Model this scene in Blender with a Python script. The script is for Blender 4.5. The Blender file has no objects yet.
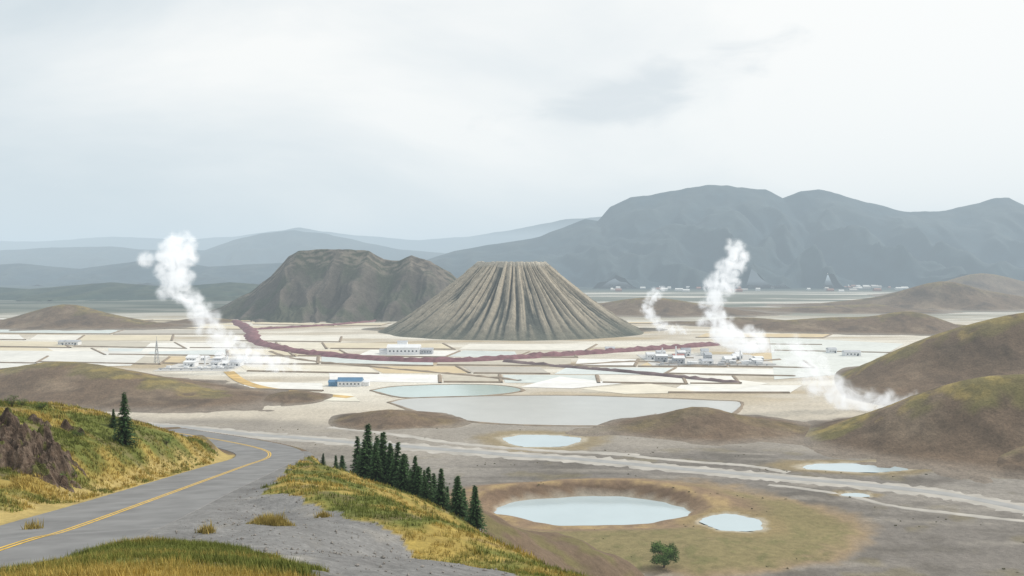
import bpy, math, random
import numpy as np
from mathutils import Vector
rng=np.random.RandomState(7); random.seed(7)
sc=bpy.context.scene
sc.view_settings.view_transform='Standard'; sc.view_settings.look='None'; sc.view_settings.exposure=0
H=80.0; F=900.0; HZ=268.0
def wx(px,d): return (px-512.0)/F*d
def wz(py,d): return H-(py-HZ)/F*d
def dist_at(py,z=0.0): return (H-z)*F/(py-HZ)
def gp(px,py,z=0.0):
    d=dist_at(py,z); return (wx(px,d),d)
# ---------------- noise
PT=rng.permutation(256); PT=np.concatenate([PT,PT]); GA=rng.rand(256)*2*np.pi; GX=np.cos(GA); GY=np.sin(GA)
def pn(x,y):
    x=np.asarray(x,float); y=np.asarray(y,float)
    xi=np.floor(x).astype(np.int64); yi=np.floor(y).astype(np.int64)
    xf=x-xi; yf=y-yi; X=xi&255; Y=yi&255; X1=(xi+1)&255; Y1=(yi+1)&255
    u=xf*xf*xf*(xf*(xf*6-15)+10); v=yf*yf*yf*(yf*(yf*6-15)+10)
    def g(a,b,dx,dy):
        h=PT[PT[a]+b]; return GX[h]*dx+GY[h]*dy
    n0=g(X,Y,xf,yf)*(1-u)+g(X1,Y,xf-1,yf)*u
    n1=g(X,Y1,xf,yf-1)*(1-u)+g(X1,Y1,xf-1,yf-1)*u
    return (n0*(1-v)+n1*v)*1.5
def fbm(x,y,o=4):
    s=0;a=1.0;t=0
    for i in range(o):
        s=s+a*pn(x*2**i+17.3*i,y*2**i-9.1*i); t+=a; a*=.5
    return s/t
def ridged(x,y,o=4):
    s=0;a=1.0;t=0
    for i in range(o):
        s=s+a*(1-np.abs(pn(x*2**i+7.7*i,y*2**i+3.3*i))*2); t+=a; a*=.5
    return s/t
def ss(a,b,x):
    t=np.clip((x-a)/(b-a),0,1); return t*t*(3-2*t)
def smax(a,b,k):
    h=np.clip(.5+.5*(a-b)/k,0,1); return b*(1-h)+a*h+k*h*(1-h)
def inpoly(x,y,poly):
    r=np.zeros(np.shape(x),bool); n=len(poly)
    for i in range(n):
        x0,y0=poly[i]; x1,y1=poly[(i+1)%n]
        if y0==y1: continue
        c=((y0>y)!=(y1>y))&(x<(x1-x0)*(y-y0)/(y1-y0)+x0)
        r^=c
    return r
def polydist(x,y,P,vals=None):
    P=np.array(P,float); best=np.full(np.shape(x),1e9); out=None
    if vals is not None:
        vals=np.array(vals,float); out=[np.zeros(np.shape(x)) for _ in range(vals.shape[1])]
    for i in range(len(P)-1):
        a=P[i];b=P[i+1];d=b-a;L=d@d
        t=np.clip(((x-a[0])*d[0]+(y-a[1])*d[1])/L,0,1)
        q=np.hypot(x-a[0]-t*d[0],y-a[1]-t*d[1]); m=q<best
        best=np.where(m,q,best)
        if out is not None:
            for k in range(len(out)): out[k]=np.where(m,vals[i][k]*(1-t)+vals[i+1][k]*t,out[k])
    return best,out
def catmull(P,n=8):
    P=np.array(P,float); Q=np.vstack([2*P[0]-P[1],P,2*P[-1]-P[-2]]); r=[]
    for i in range(1,len(Q)-2):
        for k in range(n):
            t=k/n; a,b,c,d=Q[i-1],Q[i],Q[i+1],Q[i+2]
            r.append(.5*((2*b)+(-a+c)*t+(2*a-5*b+4*c-d)*t*t+(-a+3*b-3*c+d)*t**3))
    r.append(P[-1]); return np.array(r)
# ---------------- mesh helpers
def link(o): sc.collection.objects.link(o); return o
def mesh_np(name,V,Fc,mats,smooth=True,col=None,midx=None):
    V=np.asarray(V,np.float32); Fc=np.asarray(Fc,np.int32); k=Fc.shape[1]
    me=bpy.data.meshes.new(name); me.vertices.add(len(V)); me.vertices.foreach_set('co',V.ravel())
    me.loops.add(Fc.size); me.loops.foreach_set('vertex_index',Fc.ravel())
    me.polygons.add(len(Fc)); me.polygons.foreach_set('loop_start',np.arange(0,Fc.size,k,dtype=np.int32))
    me.polygons.foreach_set('use_smooth',np.full(len(Fc),smooth))
    if midx is not None: me.polygons.foreach_set('material_index',np.asarray(midx,np.int32))
    if col is not None:
        a=me.color_attributes.new('Col','FLOAT_COLOR','POINT')
        c=np.ones((len(V),4),np.float32); c[:,:3]=col; a.data.foreach_set('color',c.ravel())
    for m in (mats if isinstance(mats,(list,tuple)) else [mats]): me.materials.append(m)
    me.update(calc_edges=True)
    return me
def obj_np(name,*a,parent=None,**k):
    o=link(bpy.data.objects.new(name,mesh_np(name,*a,**k)))
    if parent: o.parent=parent
    return o
def gridfaces(ny,nx):
    i=np.arange(ny-1)[:,None]*nx+np.arange(nx-1)[None,:]
    return np.stack([i,i+1,i+nx+1,i+nx],-1).reshape(-1,4)
# ---------------- materials
def newmat(name):
    m=bpy.data.materials.new(name); m.use_nodes=True; nt=m.node_tree
    return m,nt,nt.nodes['Principled BSDF']
def mat_simple(name,c,rough=.8,var=.25,scale=1.0,metal=0,bump=0.0,spec=.3):
    m,nt,b=newmat(name); N=nt.nodes; L=nt.links
    tc=N.new('ShaderNodeNewGeometry'); no=N.new('ShaderNodeTexNoise'); no.inputs['Scale'].default_value=scale; no.inputs['Detail'].default_value=6
    L.new(tc.outputs['Position'],no.inputs['Vector'])
    r=N.new('ShaderNodeMapRange'); r.inputs[1].default_value=.3; r.inputs[2].default_value=.7; r.inputs[3].default_value=1-var; r.inputs[4].default_value=1+var
    L.new(no.outputs['Fac'],r.inputs[0])
    v=N.new('ShaderNodeVectorMath'); v.operation='SCALE'; v.inputs[0].default_value=c; L.new(r.outputs[0],v.inputs['Scale'])
    L.new(v.outputs[0],b.inputs['Base Color']); b.inputs['Roughness'].default_value=rough; b.inputs['Metallic'].default_value=metal
    b.inputs['Specular IOR Level'].default_value=spec
    if bump:
        bp=N.new('ShaderNodeBump'); bp.inputs['Distance'].default_value=bump; bp.inputs['Strength'].default_value=.8
        L.new(no.outputs['Fac'],bp.inputs['Height']); L.new(bp.outputs[0],b.inputs['Normal'])
    return m
def mat_col(name,scales,amps,bump=.3,rough=.95):
    m,nt,b=newmat(name); N=nt.nodes; L=nt.links
    at=N.new('ShaderNodeAttribute'); at.attribute_name='Col'
    ge=N.new('ShaderNodeNewGeometry'); prev=at.outputs['Color']
    for s,a in zip(scales,amps):
        no=N.new('ShaderNodeTexNoise'); no.inputs['Scale'].default_value=s; no.inputs['Detail'].default_value=6; no.inputs['Roughness'].default_value=.7
        L.new(ge.outputs['Position'],no.inputs['Vector'])
        r=N.new('ShaderNodeMapRange'); r.inputs[1].default_value=.32; r.inputs[2].default_value=.68; r.inputs[3].default_value=1-a; r.inputs[4].default_value=1+a
        L.new(no.outputs['Fac'],r.inputs[0])
        v=N.new('ShaderNodeVectorMath'); v.operation='SCALE'; L.new(prev,v.inputs[0]); L.new(r.outputs[0],v.inputs['Scale']); prev=v.outputs[0]
        if bump and s>.1:
            bp=N.new('ShaderNodeBump'); bp.inputs['Distance'].default_value=bump/s; bp.inputs['Strength'].default_value=.7
            L.new(no.outputs['Fac'],bp.inputs['Height'])
            if b.inputs['Normal'].is_linked:
                L.new(b.inputs['Normal'].links[0].from_socket,bp.inputs['Normal'])
            L.new(bp.outputs[0],b.inputs['Normal'])
    L.new(prev,b.inputs['Base Color']); b.inputs['Roughness'].default_value=rough; b.inputs['Specular IOR Level'].default_value=.15
    return m
M_ter=mat_col('terrain_ground',[3.0,.45,.04],[.22,.20,.10],bump=.18)
M_hill=mat_col('hill_soil',[.9,.15,.03],[.26,.20,.10],bump=.28)
M_mtn=mat_col('mountain_slope',[.02,.004],[.25,.15],bump=0)
M_leafv=mat_col('foliage',[2.0],[.25],bump=0,rough=.8)
M_rockv=mat_col('outcrop_rock',[3.5,.8],[.35,.3],bump=.35,rough=.95)
M_parcel=mat_col('salt_flat_crust',[.12,.02],[.10,.09],bump=0,rough=.8)
def mat_water(name,c,rough=.08):
    m,nt,b=newmat(name); N=nt.nodes; L=nt.links
    ge=N.new('ShaderNodeNewGeometry'); no=N.new('ShaderNodeTexNoise'); no.inputs['Scale'].default_value=.06; no.inputs['Detail'].default_value=4
    L.new(ge.outputs['Position'],no.inputs['Vector'])
    r=N.new('ShaderNodeMix'); r.data_type='RGBA'; r.inputs[6].default_value=(*[q*.88 for q in c],1); r.inputs[7].default_value=(*[min(1,q*1.08) for q in c],1)
    L.new(no.outputs['Fac'],r.inputs[0]); L.new(r.outputs[2],b.inputs['Base Color'])
    b.inputs['Roughness'].default_value=rough; b.inputs['IOR'].default_value=1.33
    n2=N.new('ShaderNodeTexNoise'); n2.inputs['Scale'].default_value=1.5; L.new(ge.outputs['Position'],n2.inputs['Vector'])
    bp=N.new('ShaderNodeBump'); bp.inputs['Distance'].default_value=.02; L.new(n2.outputs['Fac'],bp.inputs['Height']); L.new(bp.outputs[0],b.inputs['Normal'])
    return m
M_w1=mat_water('milky_water',(.46,.55,.58)); M_w2=mat_water('grey_pool_water',(.46,.46,.43),.2); M_w3=mat_water('turquoise_water',(.44,.55,.52))
M_white=mat_simple('white_cladding',(.78,.79,.80),.6,.06,.3)
M_grey=mat_simple('grey_cladding',(.45,.47,.50),.6,.12,.3)
M_blue=mat_simple('blue_roof',(.10,.22,.36),.5,.15,.4)
M_red=mat_simple('red_cladding',(.36,.16,.14),.6,.15,.4)
M_dark=mat_simple('window_glass',(.10,.12,.14),.2,.1,1)
M_steel=mat_simple('galvanised_steel',(.5,.51,.52),.4,.1,1,metal=.5)
M_asph=mat_simple('asphalt',(.20,.20,.20),.85,.2,.35,bump=.01)
M_yel=mat_simple('yellow_road_paint',(.66,.42,.06),.7,.3,3)
M_pale=mat_simple('pale_gravel_road',(.42,.395,.355),.9,.2,.12)
M_bark=mat_simple('bark',(.10,.07,.05),.95,.3,8,bump=.02)
M_maroon=mat_simple('maroon_scrub',(.20,.10,.11),.95,.35,.15,bump=.8)
M_berm=mat_simple('earth_bank',(.27,.215,.16),.95,.25,.1)
M_stone=mat_simple('stone',(.26,.24,.22),.9,.3,3,bump=.03)

# ---------------- foreground relief control points (bearing, distance -> elevation)
cp=[]
def C(px,d,py=None,z=None):
    cp.append((wx(px,d),d,wz(py,d) if z is None else z))
for x,y,z in [(0,0,78.2),(-20,0,77),(20,0,77),(0,-35,80),(-70,-35,80),(70,-35,78),(-25,12,70.5),(-24,28,68.6),(-40,20,69)]: cp.append((x,y,z))
C(150,29,546); C(150,20,z=73.6); C(300,28,577); C(20,25,576); C(230,29,554); C(80,28,558)
road_c=[(-24.5,-40,74.5),(-24.5,0,71.5),(-24,20,69.3)]
for px,py,d in [(0,550,42),(60,533,50),(120,512,62),(180,490,82),(240,468,112),(268,457,138),(258,449,162),(215,440,192),(160,431,228)]:
    road_c.append((wx(px,d),d,wz(py,d)))
cp+=road_c[3:]
C(0,52,507); C(100,66,498); C(0,62,502); C(60,70,495); C(120,82,486); C(180,100,474)
C(0,95,408); C(40,98,411); C(100,106,419); C(160,117,431); C(200,126,441); C(228,134,450)
C(30,80,448); C(90,92,444); C(-120,90,400); C(-120,60,500)
C(0,150,z=50); C(100,160,z=45); C(0,250,z=22); C(-200,150,z=54); C(-200,250,z=26); C(-200,350,z=-5); C(-200,90,z=66); C(-350,60,z=68)
C(300,165,z=38); C(300,220,z=18); C(300,280,z=-4); C(170,300,z=10); C(100,320,z=0); C(0,340,z=-8); C(170,350,z=-15)
C(200,45,545); C(300,46,540); C(250,60,515); C(300,65,500); C(300,85,480); C(400,50,557); C(350,52,535); C(270,48,530)
C(300,110,465); C(275,120,466); C(350,92,485); C(400,75,507); C(440,66,524); C(480,58,542); C(580,48,576); C(700,35,z=66.5); C(900,25,z=69); C(1100,15,z=72)
C(335,140,480); C(370,125,492); C(420,115,512); C(475,105,532); C(560,90,z=42); C(700,80,z=38); C(900,80,z=35); C(1100,80,z=33)
C(380,160,490); C(430,165,497); C(480,172,505); C(530,182,520); C(600,190,545); C(645,192,567); C(560,130,z=29); C(620,150,z=20); C(700,160,z=6); C(700,200,z=-10); C(900,160,z=2); C(900,200,z=-12); C(1200,150,z=2); C(1200,220,z=-18)
C(400,230,z=8); C(480,240,z=3); C(550,245,z=-4); C(600,240,z=-6); C(650,230,z=-9); C(400,275,z=-10); C(500,290,z=-14)
for px in range(-300,1500,150): C(px,370,z=-40); C(px,440,z=-60)
cp=np.array(cp)
def U(r2): return .5*r2*np.log(r2+1e-6)
n=len(cp); S=100.0; cx=cp[:,0]/S; cy=cp[:,1]/S
K=U((cx[:,None]-cx)**2+(cy[:,None]-cy)**2)+np.eye(n)*2e-4
Pm=np.stack([np.ones(n),cx,cy],1); A=np.block([[K,Pm],[Pm.T,np.zeros((3,3))]])
W=np.linalg.solve(A,np.concatenate([cp[:,2],[0,0,0]]))
def rbf(x,y):
    x=x/S;y=y/S; out=W[n]+W[n+1]*x+W[n+2]*y
    for i in range(n): out=out+W[i]*U((x-cx[i])**2+(y-cy[i])**2)
    return out
RC=catmull(road_c,7)
# ---------------- ponds: (X,Y,rx,ry)
CR=(wx(594,304),304.0,31.0,18.0)
def pond_from(px,py,rpx,rpy):
    X,Y=gp(px,py); return (X,Y,rpx/F*Y,(dist_at(py-rpy)-dist_at(py+rpy))/2)
PONDS=[pond_from(542,441,40,6.5),pond_from(732,524,31,8.5),pond_from(860,468,56,4.6),pond_from(858,496,15,2.2)]
def pe(x,y,p,warp=.16):
    a=np.arctan2((y-p[1])/p[3],(x-p[0])/p[2]); 
    return np.hypot((x-p[0])/p[2],(y-p[1])/p[3])*(1+warp*pn(np.cos(a)*1.3+p[0],np.sin(a)*1.3+p[1])+warp*.5*pn(np.cos(a)*4+p[1],np.sin(a)*4))
def height(x,y):
    x=np.asarray(x,float); y=np.asarray(y,float)
    z=np.zeros(x.shape); near=(y<430)&(np.abs(x)<420)
    r=np.full(x.shape,-60.0)
    if near.any():
        xn=x[near];yn=y[near]; rr=rbf(xn,yn)
        rr=rr+ss(0,20,rr)*(fbm(xn/14,yn/14,4)*.9*ss(10,40,yn)+fbm(xn/2.5,yn/2.5,3)*.16)
        far=ss(110,170,yn)*ss(0,8,rr); rr=rr-far*np.clip(ridged(xn/35,yn/60,3),0,1)*4*ss(-60,0,xn)
        d,o=polydist(xn,yn,RC[:,:2],RC[:,2:3]); k=1-ss(6.0,10.5,d)
        rr=rr*(1-k)+(o[0]-.05-.05*ss(60,160,yn))*k
        r[near]=rr
    pl=np.zeros(x.shape); pm=y<500
    if pm.any():
        xm=x[pm];ym=y[pm]
        p_=.35*(fbm(xm/30,ym/30,2)+.5)*(1-ss(440,480,ym))+.8*fbm(xm/90+3,ym/60,2)*(1-ss(430,480,ym))
        for p in PONDS:
            e=pe(xm,ym,p); p_=p_*ss(1.0,1.5,e)-.6*(1-ss(.85,1.02,e))
        e=pe(xm,ym,CR,.1); rt=.6+1.8*np.clip((ym-CR[1])/25,-1,1)
        bowl=np.where(e<1.32,-3.6+(3.6+rt)*ss(.80,1.32,e),rt*(1-ss(1.32,1.95,e)))
        p_=p_*ss(1.3,1.9,e)+bowl*(e<1.95); pl[pm]=p_
    z=smax(r,pl,4.0)
    z=np.where(r-pl<-4,pl,z)
    return z
G_R=[(-22.5,84),(-20,72),(-12.7,62),(-6.5,52),(-1.8,43),(1.6,30),(10,8),(60,5),(120,60),(60,125),(10,140),(-22,150),(-31,137),(-28,115),(-25,100)]
G_B=[(-20,16),(-15.2,25),(-12.3,30.8),(-9,31),(-6.6,28),(-3,15),(0,3),(-24,3)]
G_L=[(-36.5,30),(-34,50),(-34.5,62),(-35.0,70),(-35.8,82),(-38,100),(-40,112),(-43,130),(-47,142),(-75,172),(-220,260),(-220,30)]
def grassmask(x,y):
    wxn=x+1.6*fbm(x/5,y/5,3); wyn=y+1.6*fbm(x/5+40,y/5,3)
    return inpoly(wxn,wyn,G_R),inpoly(wxn,wyn,G_B),inpoly(wxn,wyn,G_L)
def c3(*a): return np.array(a)
def mixc(c,b,m): return c*(1-m[...,None])+b*m[...,None]
GREEN=c3(.155,.175,.042); GOLD=c3(.40,.30,.085)
def groundcolor(x,y,z):
    N1=fbm(x/40,y/40,3); N2=fbm(x/9,y/9,3); N3=fbm(x/150,y/90,3)
    c=np.zeros(x.shape+(3,))+c3(.19,.172,.153)
    c=mixc(c,c3(.26,.238,.212),ss(-.1,.35,N3+.3*N1))
    c=mixc(c,c3(.14,.125,.108),ss(.05,.4,-N1+.3*N2))
    sk=fbm(x/45+y/300,y/7+x/90,4); c=mixc(c,c3(.33,.30,.26),ss(.10,.36,sk)*.5); c=mixc(c,c3(.11,.098,.083),ss(.10,.38,-sk)*.45)
    c=mixc(c,c3(.19,.16,.085),ss(.18,.4,fbm(x/22+50,y/16,4))*.45)
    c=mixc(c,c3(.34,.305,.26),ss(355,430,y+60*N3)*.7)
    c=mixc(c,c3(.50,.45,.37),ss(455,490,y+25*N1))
    st=fbm(x/220,y/60,5)
    c=mixc(c,c3(.66,.625,.545),ss(480,600,y)*ss(-.05,.2,st))
    c=mixc(c,c3(.42,.345,.235),ss(480,600,y)*ss(.12,.35,-st))
    far=ss(1250,1700,y+200*N3)
    c=mixc(c,c3(.15,.16,.13),far)
    st2=fbm(x/700,y/180,4)
    c=mixc(c,c3(.50,.475,.42),far*ss(.02,.22,st2+.10*ss(-200,1500,x))*(1-ss(2700,3300,y)))
    c=mixc(c,c3(.05,.065,.05),ss(1500,1800,y)*(1-ss(-300,100,x+y*.12))*.8*ss(-.35,-.05,st2))
    c=mixc(c,c3(.04,.06,.06),ss(2900,3500,y))
    e=np.hypot((x-CR[0]-18)/(62+10*N1),(y-CR[1]+22)/(50+10*N1))+.12*N2
    ap=(1-ss(.85,1.0,e))
    c=mixc(c,c3(.29,.215,.13),(1-ss(.95,1.12,e)))
    c=mixc(c,c3(.215,.185,.085),ap*ss(-.45,.1,N2+.4)*.85)
    c=mixc(c,c3(.14,.14,.055),ap*ss(.05,.3,fbm(x/6,y/6,4))*.6*ss(300,250,y))
    e2=pe(x,y,CR,.1); 
    c=mixc(c,c3(.235,.165,.105),(1-ss(1.55,2.0,e2)))
    c=mixc(c,c3(.36,.26,.13),ss(1.2,1.3,e2)*(1-ss(1.45,1.6,e2))*ss(-.3,.2,N2))
    c=mixc(c,c3(.17,.115,.075),ss(1.04,1.12,e2)*(1-ss(1.25,1.33,e2))*ss(300,315,y))
    c=mixc(c,c3(.40,.35,.28),(1-ss(1.0,1.07,e2)))
    for p in PONDS:
        q=pe(x,y,p); c=mixc(c,c3(.26,.20,.10),(1-ss(1.35,2.0,q+.3*N2))*.75); c=mixc(c,c3(.42,.37,.28),(1-ss(1.05,1.25,q)))
    hill=ss(3,8,z)*(y<430)
    c=mixc(c,c3(.155,.112,.075),hill)
    c=mixc(c,c3(.15,.14,.05),hill*ss(.0,.3,N2+.3*N1)*.6)
    near=(y<150)&(z>30)
    d=np.full(x.shape,999.0); d[near],_=polydist(x[near],y[near],RC[:,:2])
    pull=near*(d<34)*(x>-40)
    c=mixc(c,c3(.20,.198,.195),pull*1.0)
    c=mixc(c,c3(.145,.143,.142),pull*ss(.0,.4,N2+.3*N1)*.7)
    c=mixc(c,c3(.28,.265,.24),pull*ss(.12,.45,fbm(x/3,y/6,4))*.6*ss(5.5,9,d))
    g=grassmask(x,y); G=(g[0]|g[1]|g[2]).astype(float)*(z>28)
    gc=mixc(np.zeros(x.shape+(3,))+GREEN*.85,GOLD*.85,ss(-.1,.3,fbm(x/7+9,y/7,4)+.15*g[0]))
    gc=mixc(gc,c3(.18,.13,.08),ss(.12,.35,fbm(x/5+70,y/5,4))*.6)
    c=mixc(c,gc,G)
    c=mixc(c,c3(.40,.31,.12),near*(d>5.4)*(1-ss(7.5,9.0,d+1.5*N2))*(x<wx(300,y))*(x<-30))
    return np.clip(c,0.01,.8)
# ---------------- ground sheet
NR,NC=960,860
th=np.radians(np.linspace(-50,50,NC)); rr=8*(2100.0)**(np.linspace(0,1,NR))
X=np.sin(th)[None,:]*rr[:,None]; Y=np.cos(th)[None,:]*rr[:,None]-45
xs=X.ravel(); ys=Y.ravel(); zs=height(xs,ys)
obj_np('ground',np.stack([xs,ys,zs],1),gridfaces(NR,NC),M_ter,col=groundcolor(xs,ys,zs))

# ---------------- ribbons
def ribbon(name,P,w,mat,dz=0.0,n=8,off=0.0,parent=None,follow=False,wn=0,skirt=0):
    Q=catmull(P,n); T=np.gradient(Q[:,:2],axis=0); T/=np.linalg.norm(T,axis=1)[:,None]; Nn=np.stack([T[:,1],-T[:,0]],1)
    K=9 if follow else (4 if skirt else 2); u=np.linspace(-.5,.5,K) if not skirt else np.array([-.512,-.5,.5,.512]); V=[]
    for j in range(len(Q)):
        w1=w*(1+wn*float(fbm(j*.45,w))); w2=w*(1+wn*float(fbm(j*.45+50,w)))
        for a in u: 
            p=Q[j,:2]+Nn[j]*(off+a*(w1 if a<0 else w2)); V.append((p[0],p[1],(Q[j,2] if Q.shape[1]>2 else 0)+dz-(skirt if abs(a)>.505 else 0)))
    V=np.array(V)
    if follow: V[:,2]=height(V[:,0],V[:,1])+dz-.3*(np.tile(np.abs(u)>.49,len(Q)))
    return obj_np(name,V,gridfaces(len(Q),K)[:,::-1],mat,parent=parent,smooth=not skirt)
def empty(name,loc=(0,0,0)):
    e=bpy.data.objects.new(name,None); e.location=loc; e.empty_display_size=1; return link(e)
rd=empty('road')
ribbon('asphalt',road_c,10.4,M_asph,parent=rd,n=14,skirt=.15)
for s in (-.17,.17): ribbon('centre_line',road_c,.17,M_yel,dz=.012,off=s,parent=rd,n=14)
def plane_line(pts,z=0.0): return [gp(px,py,z) for px,py in pts]
pr=empty('plain_road')
main=[(120,424),(175,428),(250,435),(330,442),(420,449),(500,455),(580,461),(650,468),(740,476),(800,481),(900,490),(960,497),(1024,511),(1100,530)]
ribbon('gravel_bank',plane_line(main),17,M_pale,dz=.12,n=16,follow=True,parent=pr,wn=.9)
ribbon('carriageway',plane_line(main),6.5,mat_simple('worn_asphalt',(.33,.33,.325),.9,.12,.2),dz=.2,n=16,follow=True,parent=pr)
ribbon('dirt_track',plane_line([(600,455),(680,462),(740,466),(790,474)]),5,M_pale,dz=.1,n=16,follow=True,wn=1.0)
ribbon('dirt_track',plane_line([(330,428),(400,437),(480,447),(560,452),(640,457)]),6,M_pale,dz=.1,n=16,follow=True,wn=1.0)
ribbon('dirt_track',plane_line([(770,487),(840,496),(900,508),(1000,521),(1080,530)]),3.5,M_pale,dz=.1,n=16,follow=True,wn=1.0)
ribbon('dirt_track',plane_line([(228,372),(240,381),(262,388),(300,393),(350,398)]),8,mat_simple('ochre_track',(.55,.38,.15),.9,.3,.1),dz=.25)
# ---------------- ponds
def blob(name,p,mat,z,s=1.06,warp=.16):
    a=np.linspace(0,2*np.pi,120,endpoint=False); V=[(p[0],p[1],z)]
    for t in a:
        r=s/(1+warp*float(pn(np.cos(t)*1.3+p[0],np.sin(t)*1.3+p[1]))+warp*.5*float(pn(np.cos(t)*4+p[1],np.sin(t)*4)))
        V.append((p[0]+np.cos(t)*p[2]*r,p[1]+np.sin(t)*p[3]*r,z))
    return obj_np(name,V,[(0,i+1,(i+1)%120+1) for i in range(120)],mat)
blob('pond',CR,M_w1,-2.0,1.12,.1)
for p in PONDS: blob('pond',p,M_w1,-.1,.99)
# ---------------- evaporation ponds / salt parcels on the plain
parV=[];parF=[];parC=[];brV=[];brF=[]
VC=(wx(512,1160),1160.0)
def addquad(q,c,z=.12):
    b=len(parV); parV.extend([(a,d,z) for a,d in q]); parF.append((b,b+1,b+2,b+3)); parC.extend([c]*4)
def bar(a,b,w=2.2,h=.9):
    a=np.array(a);b=np.array(b);d=b-a;L=np.linalg.norm(d)
    if L<1: return
    nn=np.array([d[1],-d[0]])/L*w; k=len(brV)
    for p in (a,b):
        brV.extend([(p[0]-nn[0],p[1]-nn[1],0),(p[0]-nn[0]*.4,p[1]-nn[1]*.4,h),(p[0]+nn[0]*.4,p[1]+nn[1]*.4,h),(p[0]+nn[0],p[1]+nn[1],0)])
    brF.extend([(k,k+1,k+5,k+4),(k+1,k+2,k+6,k+5),(k+2,k+3,k+7,k+6)])
cols=[(.74,.73,.69),(.68,.63,.52),(.62,.55,.41),(.56,.60,.58),(.76,.75,.73),(.45,.42,.37),(.60,.64,.63),(.58,.47,.30),(.70,.67,.60),(.72,.70,.65),(.50,.46,.38)]
rows=[320.5,323,326.5,331,336.5,343,350,357.5,366,374,383,392]
block=[(360,384),(530,381),(530,400),(380,402)]
for i in range(len(rows)-1):
    y0,y1=rows[i],rows[i+1]; px=-90+random.random()*40
    lim=780 if y0<372 else 735
    while px<lim:
        w=random.uniform(45,140); cxm=px+w/2; ym=(y0+y1)/2; sk=random.uniform(-14,16)
        q=[(px+2,y1-.6),(px+w-2,y1-.6),(px+w-2+sk,y0+.5),(px+2+sk,y0+.5)]
        sl=random.uniform(-.006,.018)
        W4=[gp(a,b+(a-400)*.006+(a-cxm)*sl) for a,b in q]
        mc=(sum(p[0] for p in W4)/4,sum(p[1] for p in W4)/4)
        skip=(y0>=366 and cxm<240) or random.random()<.14
        if any(math.hypot(p[0]-VC[0],p[1]-VC[1])<185 for p in W4+[mc]): skip=True
        if inpoly(np.array([cxm]),np.array([ym]),block)[0]: skip=True
        if not skip:
            addquad(W4,random.choice(cols),.12+.02*random.random())
            if random.random()<.7: bar(W4[0],W4[1],1.8,1.0)
            if random.random()<.6: bar(W4[1],W4[2],1.6,.8)
        px+=w
for q,c in [([(-100,372),(130,366),(150,352),(-100,350)],(.66,.65,.61)),([(775,380),(850,374),(905,344),(770,337)],(.62,.64,.61)),
            ([(140,352),(230,350),(235,343),(150,343)],(.74,.72,.67)),([(520,387.5),(572,389),(622,384),(560,377)],(.77,.76,.74)),([(625,394.5),(702,393),(650,384),(580,389)],(.70,.65,.54)),
            ([(255,400),(360,402),(350,394),(262,392)],(.70,.67,.57)),([(650,381),(735,390),(770,384),(690,374)],(.74,.72,.66))]:
    addquad([gp(*p) for p in q],c,.18)
obj_np('salt_flats',parV,parF,M_parcel,smooth=False,col=np.array(parC))
obj_np('earth_banks',brV,brF,M_berm,smooth=False)
def polysheet(name,pts,mat,z):
    Q=catmull(pts+[pts[0]],4)[:-1]; V=[(*gp(a,b),z) for a,b in Q]; c=np.mean(np.array(V),0); V=[tuple(c)]+V; m=len(V)-1
    return obj_np(name,V,[(0,(i+1)%m+1,i+1) for i in range(m)],mat),V
def bankaround(V,w,h):
    m=len(V)-1
    for i in range(m): bar(V[i+1][:2],V[(i+1)%m+1][:2],w*random.uniform(.5,1.2),h)
brV=[];brF=[]
_,V1=polysheet('settling_pool',[(388,403),(410,399),(470,397),(560,396),(640,398),(715,401),(742,403),(735,414),(715,421),(650,425),(600,427),(500,425),(430,416)],M_w2,.25)
bankaround(V1,1.8,.5)
_,V2=polysheet('settling_pool',[(370,391),(395,387),(450,385),(500,386),(523,391),(490,396),(440,398),(400,398)],M_w3,.25)
bankaround(V2,1.6,.5)
obj_np('pool_embankment',brV,brF,M_berm,smooth=False)
def belt(name,pts,w,h,mat):
    Q=catmull(plane_line(pts),14); T=np.gradient(Q,axis=0); T/=np.linalg.norm(T,axis=1)[:,None]; Nn=np.stack([T[:,1],-T[:,0]],1)
    K=9;u=np.linspace(-1,1,K);V=[]
    for j in range(len(Q)):
        for a in u:
            ww=w*(1+.35*float(pn(j*.31,3))); p=Q[j]+Nn[j]*a*ww
            V.append((p[0],p[1],-.2+h*(1-a*a)*(1+.6*float(pn(p[0]/7,p[1]/7)))))
    return obj_np(name,V,gridfaces(len(Q),K)[:,::-1],mat)
belt('red_scrub_belt',[(236,322),(250,331),(255,341),(285,350),(330,356),(400,361),(470,361),(540,357),(600,353),(660,349),(715,345)],9,3.4,M_maroon)
belt('red_scrub_belt',[(246,330),(300,327),(345,324),(395,319)],8,2.0,M_maroon)
belt('earth_dyke',[(505,362),(560,367),(620,372),(700,380),(740,384)],4,2.2,mat_simple('dyke_soil',(.18,.13,.13),.95,.3,.1))
belt('earth_dyke',[(270,352),(300,360),(380,368),(470,376),(520,381)],3,1.2,M_berm)
belt('earth_dyke',[(560,366),(640,362),(700,366),(780,360)],3,1.2,M_berm)

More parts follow.
